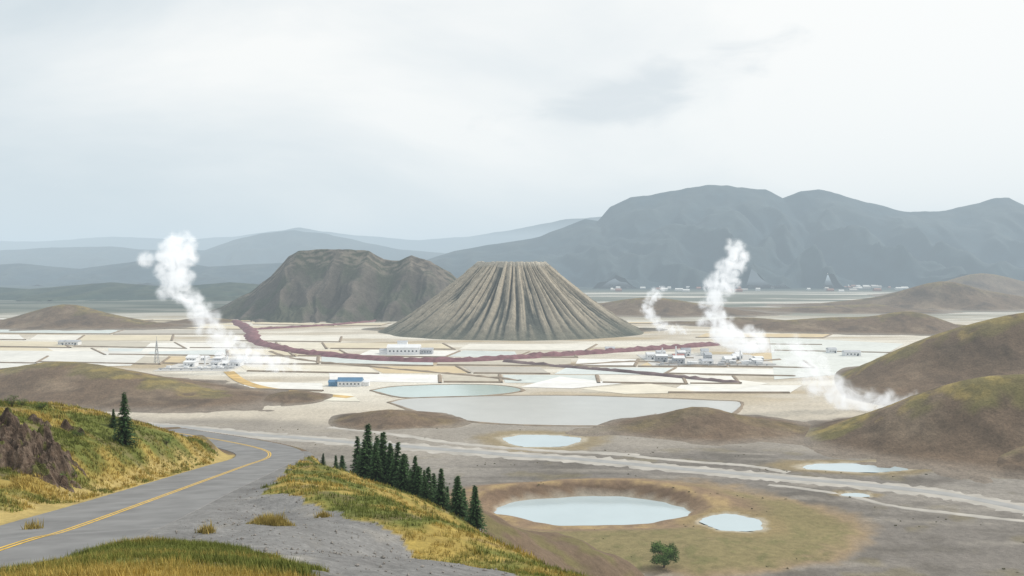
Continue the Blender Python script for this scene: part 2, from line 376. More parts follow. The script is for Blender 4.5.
# ---------------- hills
def hill(name,crest,w,green=.3,res=26,base=(.16,.113,.075),rough=.35):
    P=[];vals=[]
    for px,py,d in crest: P.append((wx(px,d),d)); vals.append((max(0.3,wz(py,d)),))
    cc=catmull([(a[0],a[1],v[0]) for a,v in zip(P,vals)],4); P=cc[:,:2]; vals=cc[:,2:3]
    x0,x1=P[:,0].min()-2.4*w,P[:,0].max()+2.4*w; y0,y1=P[:,1].min()-2.4*w,P[:,1].max()+2.4*w
    st=w/res; nx=int(min(600,(x1-x0)/st)); ny=int(min(360,(y1-y0)/st))
    gx,gy=np.meshgrid(np.linspace(x0,x1,nx),np.linspace(y0,y1,ny)); x=gx.ravel();y=gy.ravel()
    wa=fbm(x/(w*1.1)+w,y/(w*1.1),3)
    d,o=polydist(x,y,P,vals); h=o[0]
    rg=ridged(x/(w*.7)+fbm(x/w,y/w,2)*.6,y/(w*.9),4)
    dd=d*(1+.30*wa+rough*.5*(rg-.2)); pr=np.exp(-(dd/w)**2*1.1)
    z=h*pr; 
    z=z-(h*.10)*rough*2*np.clip(1-rg,0,1)*np.sin(np.pi*np.clip(pr,0,1))+fbm(x/6,y/6,3)*.35*ss(0,4,z)-.55
    c=np.zeros(x.shape+(3,))+np.array(base)
    c=mixc(c,c3(.24,.182,.125),ss(.1,.5,fbm(x/(w*.8),y/(w*.8),4)+.1)*.7)
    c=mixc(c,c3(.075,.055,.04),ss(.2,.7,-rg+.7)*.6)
    c=mixc(c,c3(.17,.155,.05),green*ss(-.08,.2,fbm(x/25,y/25,4)*.8+(pr-.86)*1.5))
    c=mixc(c,c3(.34,.26,.085),green*.95*ss(.0,.25,fbm(x/12+8,y/12,4)*.8+(pr-.93)*2.0))
    c=mixc(c,c3(.27,.24,.205),(1-ss(0,.05*h.max()+.8,z+.6*wa))*.6)
    Fc=gridfaces(ny,nx); keep=(z[Fc]>-.5).any(1)
    V=np.stack([x,y,z],1); Fc=Fc[keep]; u,inv=np.unique(Fc,return_inverse=True)
    return obj_np(name,V[u],inv.reshape(-1,4),M_hill,col=c[u])
hill('hill',[(-160,372,600),(-60,371,600),(0,368,595),(55,361,590),(110,368,575),(160,380,560),(200,392,548)],46,.5)
hill('hill',[(215,402,540),(262,398,545),(290,391,550),(330,402,545)],24,.1)
hill('hill',[(325,425,465),(385,410,470),(430,418,465),(470,428,455)],26,.1)
hill('hill',[(600,430,440),(640,424,445),(697,407,450),(745,416,448),(800,428,440)],30,.15)
hill('hill',[(835,388,640),(880,357,630),(930,336,615),(980,321,600),(1030,311,590),(1110,302,580),(1250,290,560)],68,.5,rough=.4)
hill('hill',[(760,440,432),(800,434,430),(840,424,425),(880,409,420),(920,393,412),(968,379,405),(1010,374,400),(1080,372,390),(1200,362,380)],40,.65,rough=.5)
hill('hill',[(930,455,385),(980,452,375),(1040,440,365),(1120,430,355)],24,.4)
hill('hill',[(785,320,1180),(830,317,1170),(870,316,1160),(912,311,1150),(955,324,1150)],55,.3)
hill('hill',[(600,303,1650),(650,297,1600),(705,304,1600)],80,.3)
hill('hill',[(690,322,1300),(740,317,1280),(800,321,1280)],55,.2)
hill('hill',[(-60,325,1250),(0,320,1250),(62,304,1250),(100,312,1240),(145,322,1230)],55,.3)
hill('hill',[(170,322,1350),(205,317,1340),(240,322,1340)],45,.3)
hill('hill',[(820,303,1900),(880,296,1850),(940,281,1800),(985,290,1800),(1040,299,1800)],80,.2)
hill('hill',[(940,283,2600),(982,273,2600),(1030,283,2600)],110,.2)
hill('hill',[(760,308,1750),(820,306,1700),(870,304,1700)],90,.3)

def mesa():
    D=1500.0; prof=[(190,318),(222,306),(250,292),(272,275),(290,256),(300,250),(320,249),(350,249),(370,251),(384,259),(400,260),(412,255),(430,261),(450,272),(470,290),(500,306),(530,318)]
    px=np.array([p[0] for p in prof]);pz=np.array([wz(p[1],D) for p in prof]); pX=wx(px,D)
    nx,ny=420,240; gx,gy=np.meshgrid(np.linspace(pX[0]-60,pX[-1]+60,nx),np.linspace(D-230,D+230,ny)); x=gx.ravel();y=gy.ravel()
    cz=np.interp(x,pX,pz,left=0,right=0)
    rg=ridged(x/60+.4*fbm(x/80,y/80,2),y/240,4)
    t=np.abs(y-D)/(60+cz*1.1)*(1+.30*(.45-rg)); t=np.clip(t,0,1.05)
    tt=np.clip((t-.06)/.94,0,1); pf=(1-tt)**1.3
    cz2=cz+(fbm(x/30,y/30,4)*3)*ss(5,40,cz)
    z=cz2*pf-4*np.clip(1-rg,0,1)*np.sin(np.pi*np.clip(pf,0,1))-1
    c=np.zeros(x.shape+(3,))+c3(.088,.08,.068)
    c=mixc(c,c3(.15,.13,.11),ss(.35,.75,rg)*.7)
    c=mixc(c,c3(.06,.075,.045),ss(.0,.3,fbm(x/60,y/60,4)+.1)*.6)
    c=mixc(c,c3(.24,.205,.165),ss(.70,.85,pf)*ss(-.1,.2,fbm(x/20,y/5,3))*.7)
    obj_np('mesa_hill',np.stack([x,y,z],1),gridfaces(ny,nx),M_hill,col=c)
mesa()
def cone():
    nt_,nr=1100,140; th=np.linspace(0,2*np.pi,nt_); r=np.concatenate([np.linspace(0.5,44,40),np.linspace(45,185,nr-40)])
    R,T=np.meshgrid(r,th,indexing='ij')
    ct,st=np.cos(T)*3.2,np.sin(T)*3.2
    wv=.10*fbm(R/40,T*3,2)
    g=np.abs(pn(ct*3.0+R*.004+wv,st*3.0+R*.004))*2; g2=np.abs(pn(ct*6.5+R*.008+9+wv*2,st*6.5+R*.006))*2
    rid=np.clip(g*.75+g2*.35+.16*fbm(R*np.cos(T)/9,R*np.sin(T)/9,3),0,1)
    s=np.clip((R-44)/(172-44),0,1)
    base=88*(1-s)**1.2
    z=np.where(R<=44,88-13*np.clip(1-(R/40)**2,0,1)**.7,base)
    z=z-(1-rid)*9.0*np.sin(np.pi*np.clip(s,0,1)**.55)*(R>44)
    z=z+fbm(R*np.cos(T)/6,R*np.sin(T)/6,2)*.8*(s<.95)-np.where(s>=1,1.0,0)+ .8*pn(ct*3,st*3)*(R<60)*(R>38)
    z=z-.3
    rr_=R*(1+.03*pn(ct,st)*s)
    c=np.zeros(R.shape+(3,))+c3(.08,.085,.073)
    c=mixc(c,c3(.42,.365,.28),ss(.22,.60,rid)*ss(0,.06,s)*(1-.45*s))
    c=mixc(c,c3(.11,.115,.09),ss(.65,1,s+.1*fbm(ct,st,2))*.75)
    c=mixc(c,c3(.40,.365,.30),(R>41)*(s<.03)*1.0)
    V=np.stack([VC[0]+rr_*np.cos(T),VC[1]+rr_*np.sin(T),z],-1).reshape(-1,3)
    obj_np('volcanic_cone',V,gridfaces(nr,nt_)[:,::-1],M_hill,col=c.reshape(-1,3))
cone()
hill('lava_apron',[(360,333,1190),(420,326,1170),(512,324,1120),(600,326,1150),(665,332,1190)],36,.15,base=(.11,.10,.085))

# ---------------- mountain ranges
def rangem(name,prof,D,w,sp,base=(.022,.045,.058),hi=(.045,.065,.07),nx=700):  # default bluish colours put part of the distance haze into the slopes
    pX=np.array([wx(a,D) for a,b in prof]);pz=np.array([wz(b,D) for a,b in prof])
    ny=110; gx,gy=np.meshgrid(np.linspace(pX[0],pX[-1],nx),np.linspace(D-w,D+w*.7,ny)); x=gx.ravel();y=gy.ravel()
    cz=np.interp(x,pX,pz); cz=cz+fbm(x/(sp*.5),y/(sp*.5),4)*cz*.035
    s=np.where(y<D,(D-y)/w,(y-D)/(w*.7)); rg=ridged(x/sp+.4*fbm(x/sp,y/sp,3),y/(sp*2.2),3)
    s=np.clip(s*(1+.55*(.5-rg)*ss(0,.25,s)),0,1)
    z=cz*(1-s)**1.15-cz*.06*np.clip(1-rg,0,1)*np.sin(np.pi*(1-s))-3
    c=np.zeros(x.shape+(3,))+np.array(base); c=mixc(c,np.array(hi),ss(.3,.8,rg)*.8)
    obj_np(name,np.stack([x,y,z],1),gridfaces(ny,nx),M_mtn,col=c)
rangem('mountain_range',[(330,290),(400,268),(430,258),(455,250),(500,243),(540,236),(565,226),(585,218),(598,220),(610,206),(630,196),(660,192),(680,189),(705,185),(740,186),(765,190),(782,198),(800,189),(818,188),(845,196),(880,205),(910,212),(945,210),(970,204),(990,198),(1008,197),(1030,208),(1080,222),(1140,214),(1220,230),(1350,225),(1500,240)],4800,1300,420)
rangem('mountain_range',[(-500,255),(-300,240),(-120,252),(0,250),(60,247),(110,246),(160,250),(205,250),(232,240),(262,233),(295,230),(330,234),(365,242),(400,249),(440,252),(520,262),(600,268)],7500,1400,500)
rangem('mountain_range',[(-600,240),(-300,246),(-50,240),(40,241),(120,236),(180,240),(240,236),(300,227),(350,235),(420,240),(470,236),(520,228),(560,220),(620,214),(700,220),(900,230),(1200,226),(1500,240)],12800,2400,900)
rangem('mountain_range',[(-600,262),(-400,266),(-200,258),(-60,266),(20,263),(80,268),(150,259),(210,266),(280,262),(360,268),(430,264),(500,272),(560,281)],4600,650,260)
rangem('wooded_ridge',[(-600,290),(-300,284),(-150,288),(-50,283),(30,288),(110,281),(170,286),(230,281),(300,287),(380,294)],2500,330,120,base=(.03,.05,.04),hi=(.055,.072,.05))

# ---------------- haze in the valley air (absorbing volume; its emission stands in for scattered skylight)
def haze():
    L=16000; V=[(x,y,z) for z in (-20,520) for y in (-400,L) for x in (-L,L)]
    Fc=[(0,1,3,2),(4,6,7,5),(0,4,5,1),(2,3,7,6),(0,2,6,4),(1,5,7,3)]; Fc=[f[::-1] for f in Fc]
    m=bpy.data.materials.new('haze_air'); m.use_nodes=True; nt=m.node_tree; nt.nodes.clear()
    o=nt.nodes.new('ShaderNodeOutputMaterial'); a=nt.nodes.new('ShaderNodeVolumeAbsorption'); e=nt.nodes.new('ShaderNodeEmission'); ad=nt.nodes.new('ShaderNodeAddShader')
    k=1.4e-4; a.inputs['Color'].default_value=(0,0,0,1); a.inputs['Density'].default_value=k
    e.inputs['Color'].default_value=(.62,.74,.82,1); e.inputs['Strength'].default_value=k
    nt.links.new(a.outputs[0],ad.inputs[0]); nt.links.new(e.outputs[0],ad.inputs[1]); nt.links.new(ad.outputs[0],o.inputs['Volume'])
    obj_np('haze',V,Fc,m,smooth=False)
haze()

# ---------------- steam plumes
def mat_steam():
    m=bpy.data.materials.new('steam_vapour'); m.use_nodes=True; nt=m.node_tree; N=nt.nodes; L=nt.links; N.clear()
    o=N.new('ShaderNodeOutputMaterial'); vi=N.new('ShaderNodeVolumeInfo')
    no=N.new('ShaderNodeTexNoise'); no.inputs['Scale'].default_value=.10; no.inputs['Detail'].default_value=6; no.inputs['Roughness'].default_value=.66; no.inputs['Distortion'].default_value=1.2
    tcc=N.new('ShaderNodeTexCoord'); L.new(tcc.outputs['Object'],no.inputs['Vector'])
    r=N.new('ShaderNodeMapRange'); r.inputs[1].default_value=.40; r.inputs[2].default_value=.74; r.inputs[3].default_value=0.0; r.inputs[4].default_value=1
    L.new(no.outputs['Fac'],r.inputs[0])
    mu=N.new('ShaderNodeMath'); mu.operation='MULTIPLY'; L.new(vi.outputs['Density'],mu.inputs[0]); L.new(r.outputs[0],mu.inputs[1])
    m2=N.new('ShaderNodeMath'); m2.operation='MULTIPLY'; m2.inputs[1].default_value=.25; L.new(mu.outputs[0],m2.inputs[0])
    m3=N.new('ShaderNodeMath'); m3.operation='MULTIPLY'; m3.inputs[1].default_value=.145; L.new(mu.outputs[0],m3.inputs[0])
    s=N.new('ShaderNodeVolumeScatter'); s.inputs['Color'].default_value=(.98,.98,.98,1); L.new(m2.outputs[0],s.inputs['Density'])
    e=N.new('ShaderNodeEmission'); e.inputs['Color'].default_value=(.9,.92,.93,1); L.new(m3.outputs[0],e.inputs['Strength'])  # added glow stands in for light scattered repeatedly inside the steam
    ad=N.new('ShaderNodeAddShader'); L.new(s.outputs[0],ad.inputs[0]); L.new(e.outputs[0],ad.inputs[1]); L.new(ad.outputs[0],o.inputs['Volume'])
    return m
M_st=mat_steam()
def plume(pts,D,vox):
    Q=catmull([(wx(a,D),D,wz(b,D),r/F*D) for a,b,r in pts],16)
    P=[];R=[]
    for q in Q:
        for k in range(4):
            rad=q[3]*random.uniform(.22,.68); off=q[3]
            P.append((q[0]+random.gauss(0,off*.46),q[1]+random.gauss(0,off*.5),max(q[2]+random.gauss(0,off*.46),rad*.3))); R.append(rad)
    me=bpy.data.meshes.new('steam_plume'); me.from_pydata(P,[],[]); at=me.attributes.new('rad','FLOAT','POINT'); at.data.foreach_set('value',R)
    o=link(bpy.data.objects.new('steam_plume',me)); me.materials.append(M_st)
    ng=bpy.data.node_groups.new('steam_gn','GeometryNodeTree'); ng.interface.new_socket('Geometry',in_out='INPUT',socket_type='NodeSocketGeometry'); ng.interface.new_socket('Geometry',in_out='OUTPUT',socket_type='NodeSocketGeometry')
    i=ng.nodes.new('NodeGroupInput'); ou=ng.nodes.new('NodeGroupOutput'); mp=ng.nodes.new('GeometryNodeMeshToPoints'); pv=ng.nodes.new('GeometryNodePointsToVolume'); sm=ng.nodes.new('GeometryNodeSetMaterial'); na=ng.nodes.new('GeometryNodeInputNamedAttribute')
    na.data_type='FLOAT'; na.inputs['Name'].default_value='rad'; sm.inputs['Material'].default_value=M_st
    pv.resolution_mode='VOXEL_SIZE'; pv.inputs['Voxel Size'].default_value=vox; pv.inputs['Density'].default_value=1.0
    ng.links.new(i.outputs[0],mp.inputs[0]); ng.links.new(mp.outputs[0],pv.inputs[0]); ng.links.new(na.outputs['Attribute'],pv.inputs['Radius']); ng.links.new(pv.outputs[0],sm.inputs[0]); ng.links.new(sm.outputs[0],ou.inputs[0])
    md=o.modifiers.new('vapour','NODES'); md.node_group=ng
plume([(310,373,4),(288,368,7),(262,361,9),(240,352,10),(218,337,10),(206,320,10),(192,303,11),(178,286,12),(167,268,14),(182,250,15)],690,1.9)
plume([(770,352,9),(747,347,13),(727,333,12),(713,312,10),(718,290,11),(730,270,12),(738,250,11)],850,2.2)
plume([(690,333,3),(675,330,5),(661,325,5),(650,315,6),(648,304,6),(658,292,6)],1080,2.0)
plume([(925,398,4),(905,401,7),(882,404,10),(860,402,12),(838,394,12),(820,380,11),(807,364,11),(797,344,9)],505,1.6)

# ---------------- buildings
def box(name,par,cx_,cy_,w,d,h,mat,z0=0,roof=None,rh=0,rmat=None):
    x0,x1,y0,y1=cx_-w/2,cx_+w/2,cy_-d/2,cy_+d/2
    V=[(x0,y0,z0),(x1,y0,z0),(x1,y1,z0),(x0,y1,z0),(x0,y0,z0+h),(x1,y0,z0+h),(x1,y1,z0+h),(x0,y1,z0+h)]
    obj_np(name,V,[(0,1,5,4),(1,2,6,5),(2,3,7,6),(3,0,4,7),(4,5,6,7)],mat,smooth=False,parent=par)
    if roof:
        ym=(y0+y1)/2; o=.4
        V=[(x0-o,y0-o,z0+h+.01),(x1+o,y0-o,z0+h+.01),(x1+o,y1+o,z0+h+.01),(x0-o,y1+o,z0+h+.01),(x0-o,ym,z0+h+rh),(x1+o,ym,z0+h+rh)]
        me=bpy.data.meshes.new('roof'); me.from_pydata(V,[],[(0,1,5,4),(2,3,4,5),(0,4,3),(1,2,5)]); me.materials.append(rmat or mat); ob=link(bpy.data.objects.new('roof',me)); ob.parent=par
def windows(par,cx_,yf,w,z,h,n,gap=.6):
    for i in range(n):
        ww=w/n*(1-gap); xc=cx_-w/2+w/n*(i+.5)
        box('window',par,xc,yf-.05,ww,.12,h,M_dark,z)
def cyl(name,par,x,y,r,h,mat,z0=0,r2=None,seg=20):
    r2=r if r2 is None else r2; V=[];
    for k in range(seg): a=2*math.pi*k/seg; V.append((x+r*math.cos(a),y+r*math.sin(a),z0))
    for k in range(seg): a=2*math.pi*k/seg; V.append((x+r2*math.cos(a),y+r2*math.sin(a),z0+h))
    me=bpy.data.meshes.new(name); me.from_pydata(V,[],[(k,(k+1)%seg,(k+1)%seg+seg,k+seg) for k in range(seg)]+[tuple(range(seg,2*seg))]); me.materials.append(mat)
    o=link(bpy.data.objects.new(name,me)); o.parent=par
def plant(name,px,py,wpx,seed,scale=1.0):
    r=random.Random(seed); X0,Y0=gp(px,py); w=wpx/F*Y0; e=empty(name)
    nb=max(4,int(w/6))
    for i in range(nb):
        x=X0-w/2+w*(i+.5)/nb+r.uniform(-1,1); y=Y0+r.uniform(-24,46); ww=w/nb*r.uniform(.8,1.6); dd=r.uniform(7,14); h=r.uniform(2.2,6.0)*scale
        mt=r.choice([M_white,M_white,M_white,M_grey]); box('hall',e,x,y+i*.07,ww,dd,h,mt,0,True,r.uniform(.8,2.2),r.choice([M_white,M_white,M_grey,M_red if r.random()<.25 else M_white]))
        windows(e,x,y+i*.07-dd/2,ww*.9,h*.5,h*.16,3); box('door',e,x+ww*.2,y+i*.07-dd/2-.08,1.6,.1,2.0,M_dark)
    for i in range(nb): 
        x=X0-w/2+w*r.random(); cyl('tank',e,x,Y0-r.uniform(24,34),r.uniform(1.6,3.2),r.uniform(2.0,3.2)*scale,r.choice([M_white,M_steel]))
    for i in range(4): 
        x=X0-w/2+w*r.random(); cyl('stack',e,x,Y0+r.uniform(0,10),.8,r.uniform(8,13)*scale,M_white,0,.55)
    for i in range(2): box('pipe_rack',e,X0,Y0-38-i*1.6,w*1.02,.7,.6,M_steel,1.0)
    for i in range(int(w/8)): box('pipe_support',e,X0-w*.48+i*8,Y0-38.8,.4,3.2,.99,M_grey)
    box('yard',e,X0,Y0+4,w*1.08,100,.3,mat_simple('yard_concrete',(.55,.54,.52),.9,.1,.1))
    return e
plant('geothermal_power_station',706,361,112,3,1.0)
plant('geothermal_power_station',210,365,66,5,.75)
e=empty('factory_building'); X0,Y0=gp(404,354)
box('main_hall',e,X0,Y0,30,16,6.5,M_white,0,True,2.5,M_white); windows(e,X0,Y0-8,28,2.6,1.4,8); box('side_wing',e,X0+21,Y0+1,11.5,12,4.4,M_grey,0,True,1.4,M_grey); windows(e,X0+21,Y0-5,10,1.8,1.1,4)
box('side_wing',e,X0-19,Y0+2,7.5,10,3.6,M_white,0,True,1.2,M_grey); box('tower_block',e,X0-3,Y0+12.5,9,7.5,10.5,M_white,0,True,1,M_grey)
e=empty('blue_roof_building'); X0,Y0=gp(350,386)
box('hall',e,X0,Y0,16,9,3.4,M_white,0,True,2.4,M_blue); windows(e,X0,Y0-4.5,15,1.3,1.0,6); box('annex',e,X0-11.3,Y0,6,7,2.8,M_blue,0,True,1.4,M_blue); box('store',e,X0+10.5,Y0+1,4.5,6,2.6,M_white,0,True,1.1,M_white)
for px,py,w in [(72,345,14),(62,345,6),(852,356,16),(832,353,8),(610,352,9)]:
    e=empty('utility_building'); X0,Y0=gp(px,py); W_=w/F*Y0; box('walls',e,X0,Y0,W_,8,3.6,M_white,0,True,1.6,M_grey); windows(e,X0,Y0-4,W_*.9,1.4,1.1,4); box('door',e,X0+W_*.3,Y0-4.1,1.3,.1,2.3,M_dark)
e=empty('lattice_mast'); X0,Y0=gp(156,364)
def strut(p,q,r=.12,mat=M_steel,par=None,name='strut'):
    p=Vector(p);q=Vector(q);d=(q-p);L=d.length; a=d.orthogonal().normalized()*r; b=d.normalized().cross(a)
    V=[p+a,p+b,p-a,p-b,q+a,q+b,q-a,q-b]; me=bpy.data.meshes.new(name); me.from_pydata(V,[],[(0,1,5,4),(1,2,6,5),(2,3,7,6),(3,0,4,7)]); me.materials.append(mat); o=link(bpy.data.objects.new(name,me)); o.parent=par
for k in range(6):
    z0,z1=k*3.2,(k+1)*3.2; w0,w1=1.7*(1-z0/21),1.7*(1-z1/21)
    c0=[(X0-w0,Y0-w0,z0),(X0+w0,Y0-w0,z0),(X0+w0,Y0+w0,z0),(X0-w0,Y0+w0,z0)]; c1=[(X0-w1,Y0-w1,z1),(X0+w1,Y0-w1,z1),(X0+w1,Y0+w1,z1),(X0-w1,Y0+w1,z1)]
    for j in range(4): strut(c0[j],c1[j],.22,par=e,name='leg'); strut(c0[j],c1[(j+1)%4],.14,par=e,name='brace')
strut((X0,Y0,18),(X0,Y0,23),.15,par=e,name='antenna')
V=[];Fc=[];cl=[]
for k in range(190):
    px=random.choice([random.uniform(740,1060),random.uniform(840,960),random.uniform(600,760)]); py=random.choice([random.uniform(284,292),random.uniform(286,288)])
    x,y=gp(px,py); w,d,h=random.uniform(8,30),random.uniform(8,20),random.uniform(4,8); b=len(V)
    for zz in (0,h):
        V+= [(x-w/2,y-d/2,zz),(x+w/2,y-d/2,zz),(x+w/2,y+d/2,zz),(x-w/2,y+d/2,zz)]
    V+=[(x-w/2,y,h+3),(x+w/2,y,h+3)]
    Fc+=[(b,b+1,b+5,b+4),(b+1,b+2,b+6,b+5),(b+2,b+3,b+7,b+6),(b+3,b,b+4,b+7),(b+4,b+5,b+9,b+8),(b+7,b+6,b+9,b+8)]; cl+=[random.choice([(.7,.7,.68),(.5,.48,.45),(.35,.2,.16)])]*10
obj_np('distant_town',V,Fc,M_parcel,smooth=False,col=np.array(cl))
# ---------------- trees
def conifer_mesh(seed,h=8.0):
    r=np.random.RandomState(seed); V=[];Fc=[];cl=[];mi=[]
    sg=8
    for k in range(sg): a=2*np.pi*k/sg; V.append((.02*h*np.cos(a),.02*h*np.sin(a),-.4)); 
    for k in range(sg): a=2*np.pi*k/sg; V.append((.003*h*np.cos(a),.003*h*np.sin(a),h*.97))
    for k in range(sg): Fc+=[(k,(k+1)%sg,(k+1)%sg+sg),(k,(k+1)%sg+sg,k+sg)]; mi+=[1,1]
    cl+=[(.1,.07,.05)]*(2*sg)
    nl=34
    for i in range(nl):
        t=(i+.5)/nl; z=h*(.04+.95*t); R=h*.26*(1-t)**.95*r.uniform(.93,1.07)+.03; nb=int(10-4*t); a0=r.rand()*6.28
        for b in range(nb):
            a=a0+6.283*b/nb+r.uniform(-.3,.3); Rb=R*r.uniform(.6,1.25); sh=r.uniform(.6,1.25); zj=z+r.uniform(-.02,.02)*h
            m=int(4+7*(1-t))
            i0=len(V); V+=[(0,0,zj),(0,0,zj+.03),(Rb*np.cos(a),Rb*np.sin(a),zj-.3*Rb)]; Fc.append((i0,i0+1,i0+2)); mi.append(1); cl+=[(.08,.06,.04)]*3
            for q in range(m):
                u=(q+.6)/m; p=np.array([Rb*u*np.cos(a),Rb*u*np.sin(a),zj-.35*Rb*u+.12*Rb*u*u])
                for _ in range(2):
                    s=h*.030*(1.15-.4*u)*r.uniform(.7,1.3); da=a+r.uniform(-1.2,1.2)
                    d1=np.array([np.cos(da),np.sin(da),r.uniform(-.8,.3)])*s*1.6; d2=np.array([-np.sin(da),np.cos(da),r.uniform(-.4,.4)])*s*.5
                    i0=len(V); V+=[tuple(p-d2),tuple(p+d2),tuple(p+d1)]; Fc.append((i0,i0+1,i0+2)); mi.append(0)
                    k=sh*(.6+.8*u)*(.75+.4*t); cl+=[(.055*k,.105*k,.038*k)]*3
    return mesh_np('pine_tree',V,Fc,[M_leafv,M_bark],smooth=False,col=np.array(cl),midx=mi)
cm=[conifer_mesh(s) for s in (1,2,3,4,5)]
trees=[(325,476,138,12),(333,478,140,28),(345,480,138,22),(352,484,134,18),(360,486,130,48),(367,488,128,60),(374,490,126,55),(381,492,124,60),(389,496,122,54),(397,500,120,55),(405,503,118,48),(413,506,117,44),(421,510,115,40),(429,512,114,43),(437,515,112,36),(445,518,111,45),(453,522,109,37),(461,526,108,40),(470,530,106,38),(477,532,105,35),
 (371,486,138,52),(392,492,134,50),(410,500,128,42),(434,510,122,42),(456,518,118,38),(384,489,130,46),(365,492,122,42),(400,505,115,42),(425,514,111,36),(450,522,114,36),(440,512,120,38),(418,506,122,42),(466,526,112,36),(377,496,120,44),(356,485,136,30),(341,480,142,30),(124,474,100,46),(112,470,104,16)]
for i,(px,py,d,hp) in enumerate(trees):
    x=wx(px,d)+random.uniform(-.5,.5); z=float(height(np.array([x]),np.array([float(d)]))[0])
    o=link(bpy.data.objects.new('pine_tree',cm[i%5])); hh=hp/F*d*1.12*random.uniform(.92,1.06); o.location=(x,d,z); s=hh/8.0; ws=random.uniform(.85,1.3); o.scale=(s*ws,s*ws,s); o.rotation_euler=(random.uniform(-.04,.04),random.uniform(-.04,.04),random.random()*6.28)
def leafy(name,x,y,z,w,h,seed,nleaf=5000,dark=1.0):
    r=np.random.RandomState(seed); V=[];Fc=[];cl=[];mi=[]
    def limb(p,q,r0,r1):
        p=np.array(p);q=np.array(q);d=q-p;d/=np.linalg.norm(d); a=np.cross(d,[.3,.9,.1]);a/=np.linalg.norm(a);b=np.cross(d,a); i0=len(V)
        for c,rr_ in ((p,r0),(q,r1)):
            for k in range(6): t=k*np.pi/3; V.append(tuple(c+rr_*(np.cos(t)*a+np.sin(t)*b)))
        for k in range(6):
            Fc.append((i0+k,i0+(k+1)%6,i0+(k+1)%6+6)); Fc.append((i0+k,i0+(k+1)%6+6,i0+k+6)); mi.extend([1,1])
        cl.extend([(.1,.07,.05)]*12)
    limb((0,0,-.3),(.03*w,0,.35*h),.035*w,.022*w)
    cents=[]
    for k in range(24):
        a=k*2.4; zf=r.uniform(.28,.84); rad=w*.40*np.sqrt(r.rand())*math.sqrt(max(.1,1-((zf-.45)/.5)**2)); c=np.array([rad*np.cos(a),rad*np.sin(a),h*zf]); cents.append((c,w*r.uniform(.10,.17),r.uniform(.65,1.4)))
        limb((.03*w,0,.22*h),c,.014*w,.005*w)
    for k in range(nleaf):
        c,rad,sh=cents[r.randint(len(cents))]; d=r.normal(size=3); d/=np.linalg.norm(d); p=c+d*rad*r.uniform(.4,1.15)*np.array([1.15,1.15,.85]); p[2]=max(p[2],.1*h)
        s=w*.022*r.uniform(.6,1.4); u=r.normal(size=3)*s; v=r.normal(size=3)*s; i0=len(V); V.extend([tuple(p),tuple(p+u),tuple(p+v)]); Fc.append((i0,i0+1,i0+2)); mi.append(0)
        kk=sh*(.7+.5*p[2]/h)*dark; cl.extend([(.115*kk,.19*kk,.05*kk)]*3)
    o=obj_np(name,V,Fc,[M_leafv,M_bark],smooth=False,col=np.array(cl),midx=mi); o.location=(x,y,z); return o
X0,Y0=gp(665,571); leafy('deciduous_tree',X0,Y0,float(height(np.array([X0]),np.array([Y0]))[0]),8.6,6.6,3,7000)
for px,d,w,h in [(10,96,1.8,1.5),(20,97,1.3,1.0),(40,99,1.6,.9),(75,92,1.5,.9),(165,112,1.7,1.0),(58,77,1.5,.8),(70,80,1.2,.6)]:
    x=wx(px,d); leafy('shrub',x,d,float(height(np.array([x]),np.array([float(d)]))[0])-.1,w,h,int(d+px),900,.75)
# ---------------- rock outcrop on the roadside knoll: a broken face following the slope
def outcrop(name,pxc,dc,rx,ry,amp,seed):
    cx_=wx(pxc,dc); nx,ny=200,170; gx,gy=np.meshgrid(np.linspace(-1.2,1.2,nx),np.linspace(-1.2,1.2,ny)); x=cx_+gx.ravel()*rx; y=dc+gy.ravel()*ry
    r=np.hypot(gx.ravel(),gy.ravel())*(1+.35*fbm(x/1.8+seed,y/1.8,3)); m=1-ss(.45,1.0,r)
    q=fbm(x/1.6+seed,y/1.6,2)*1.2; blk=np.floor((q*3+ridged(x/2.2,y/2.2+seed,3))*3.0)/3.0
    z=height(x,y)-.25+m*(amp*.45+amp*.30*blk+.30*ridged(x/.9+seed,y/.9,4)+.12*fbm(x/.25,y/.25,3))
    c=np.zeros(x.shape+(3,))+c3(.115,.082,.06); c=mixc(c,c3(.20,.155,.12),ss(.3,.8,ridged(x/1.1,y/1.1,4))*.6); c=mixc(c,c3(.05,.038,.03),ss(.0,.3,-fbm(x/.7,y/.7,4))*.8); c=mixc(c,GREEN*.8,ss(.15,.35,fbm(x/1.3+30,y/1.3,3))*.7)
    Fc=gridfaces(ny,nx); keep=(m[Fc]>.01).any(1); obj_np(name,np.stack([x,y,z],1),Fc[keep],M_rockv,smooth=False,col=c)
outcrop('rock_outcrop',8,78,6.2,6.5,2.2,3); outcrop('rock_outcrop',46,76,2.4,2.6,1.2,9)
outcrop('rock_outcrop',72,95,1.6,1.4,1.1,12); outcrop('rock_outcrop',38,90,1.4,1.2,.8,22)
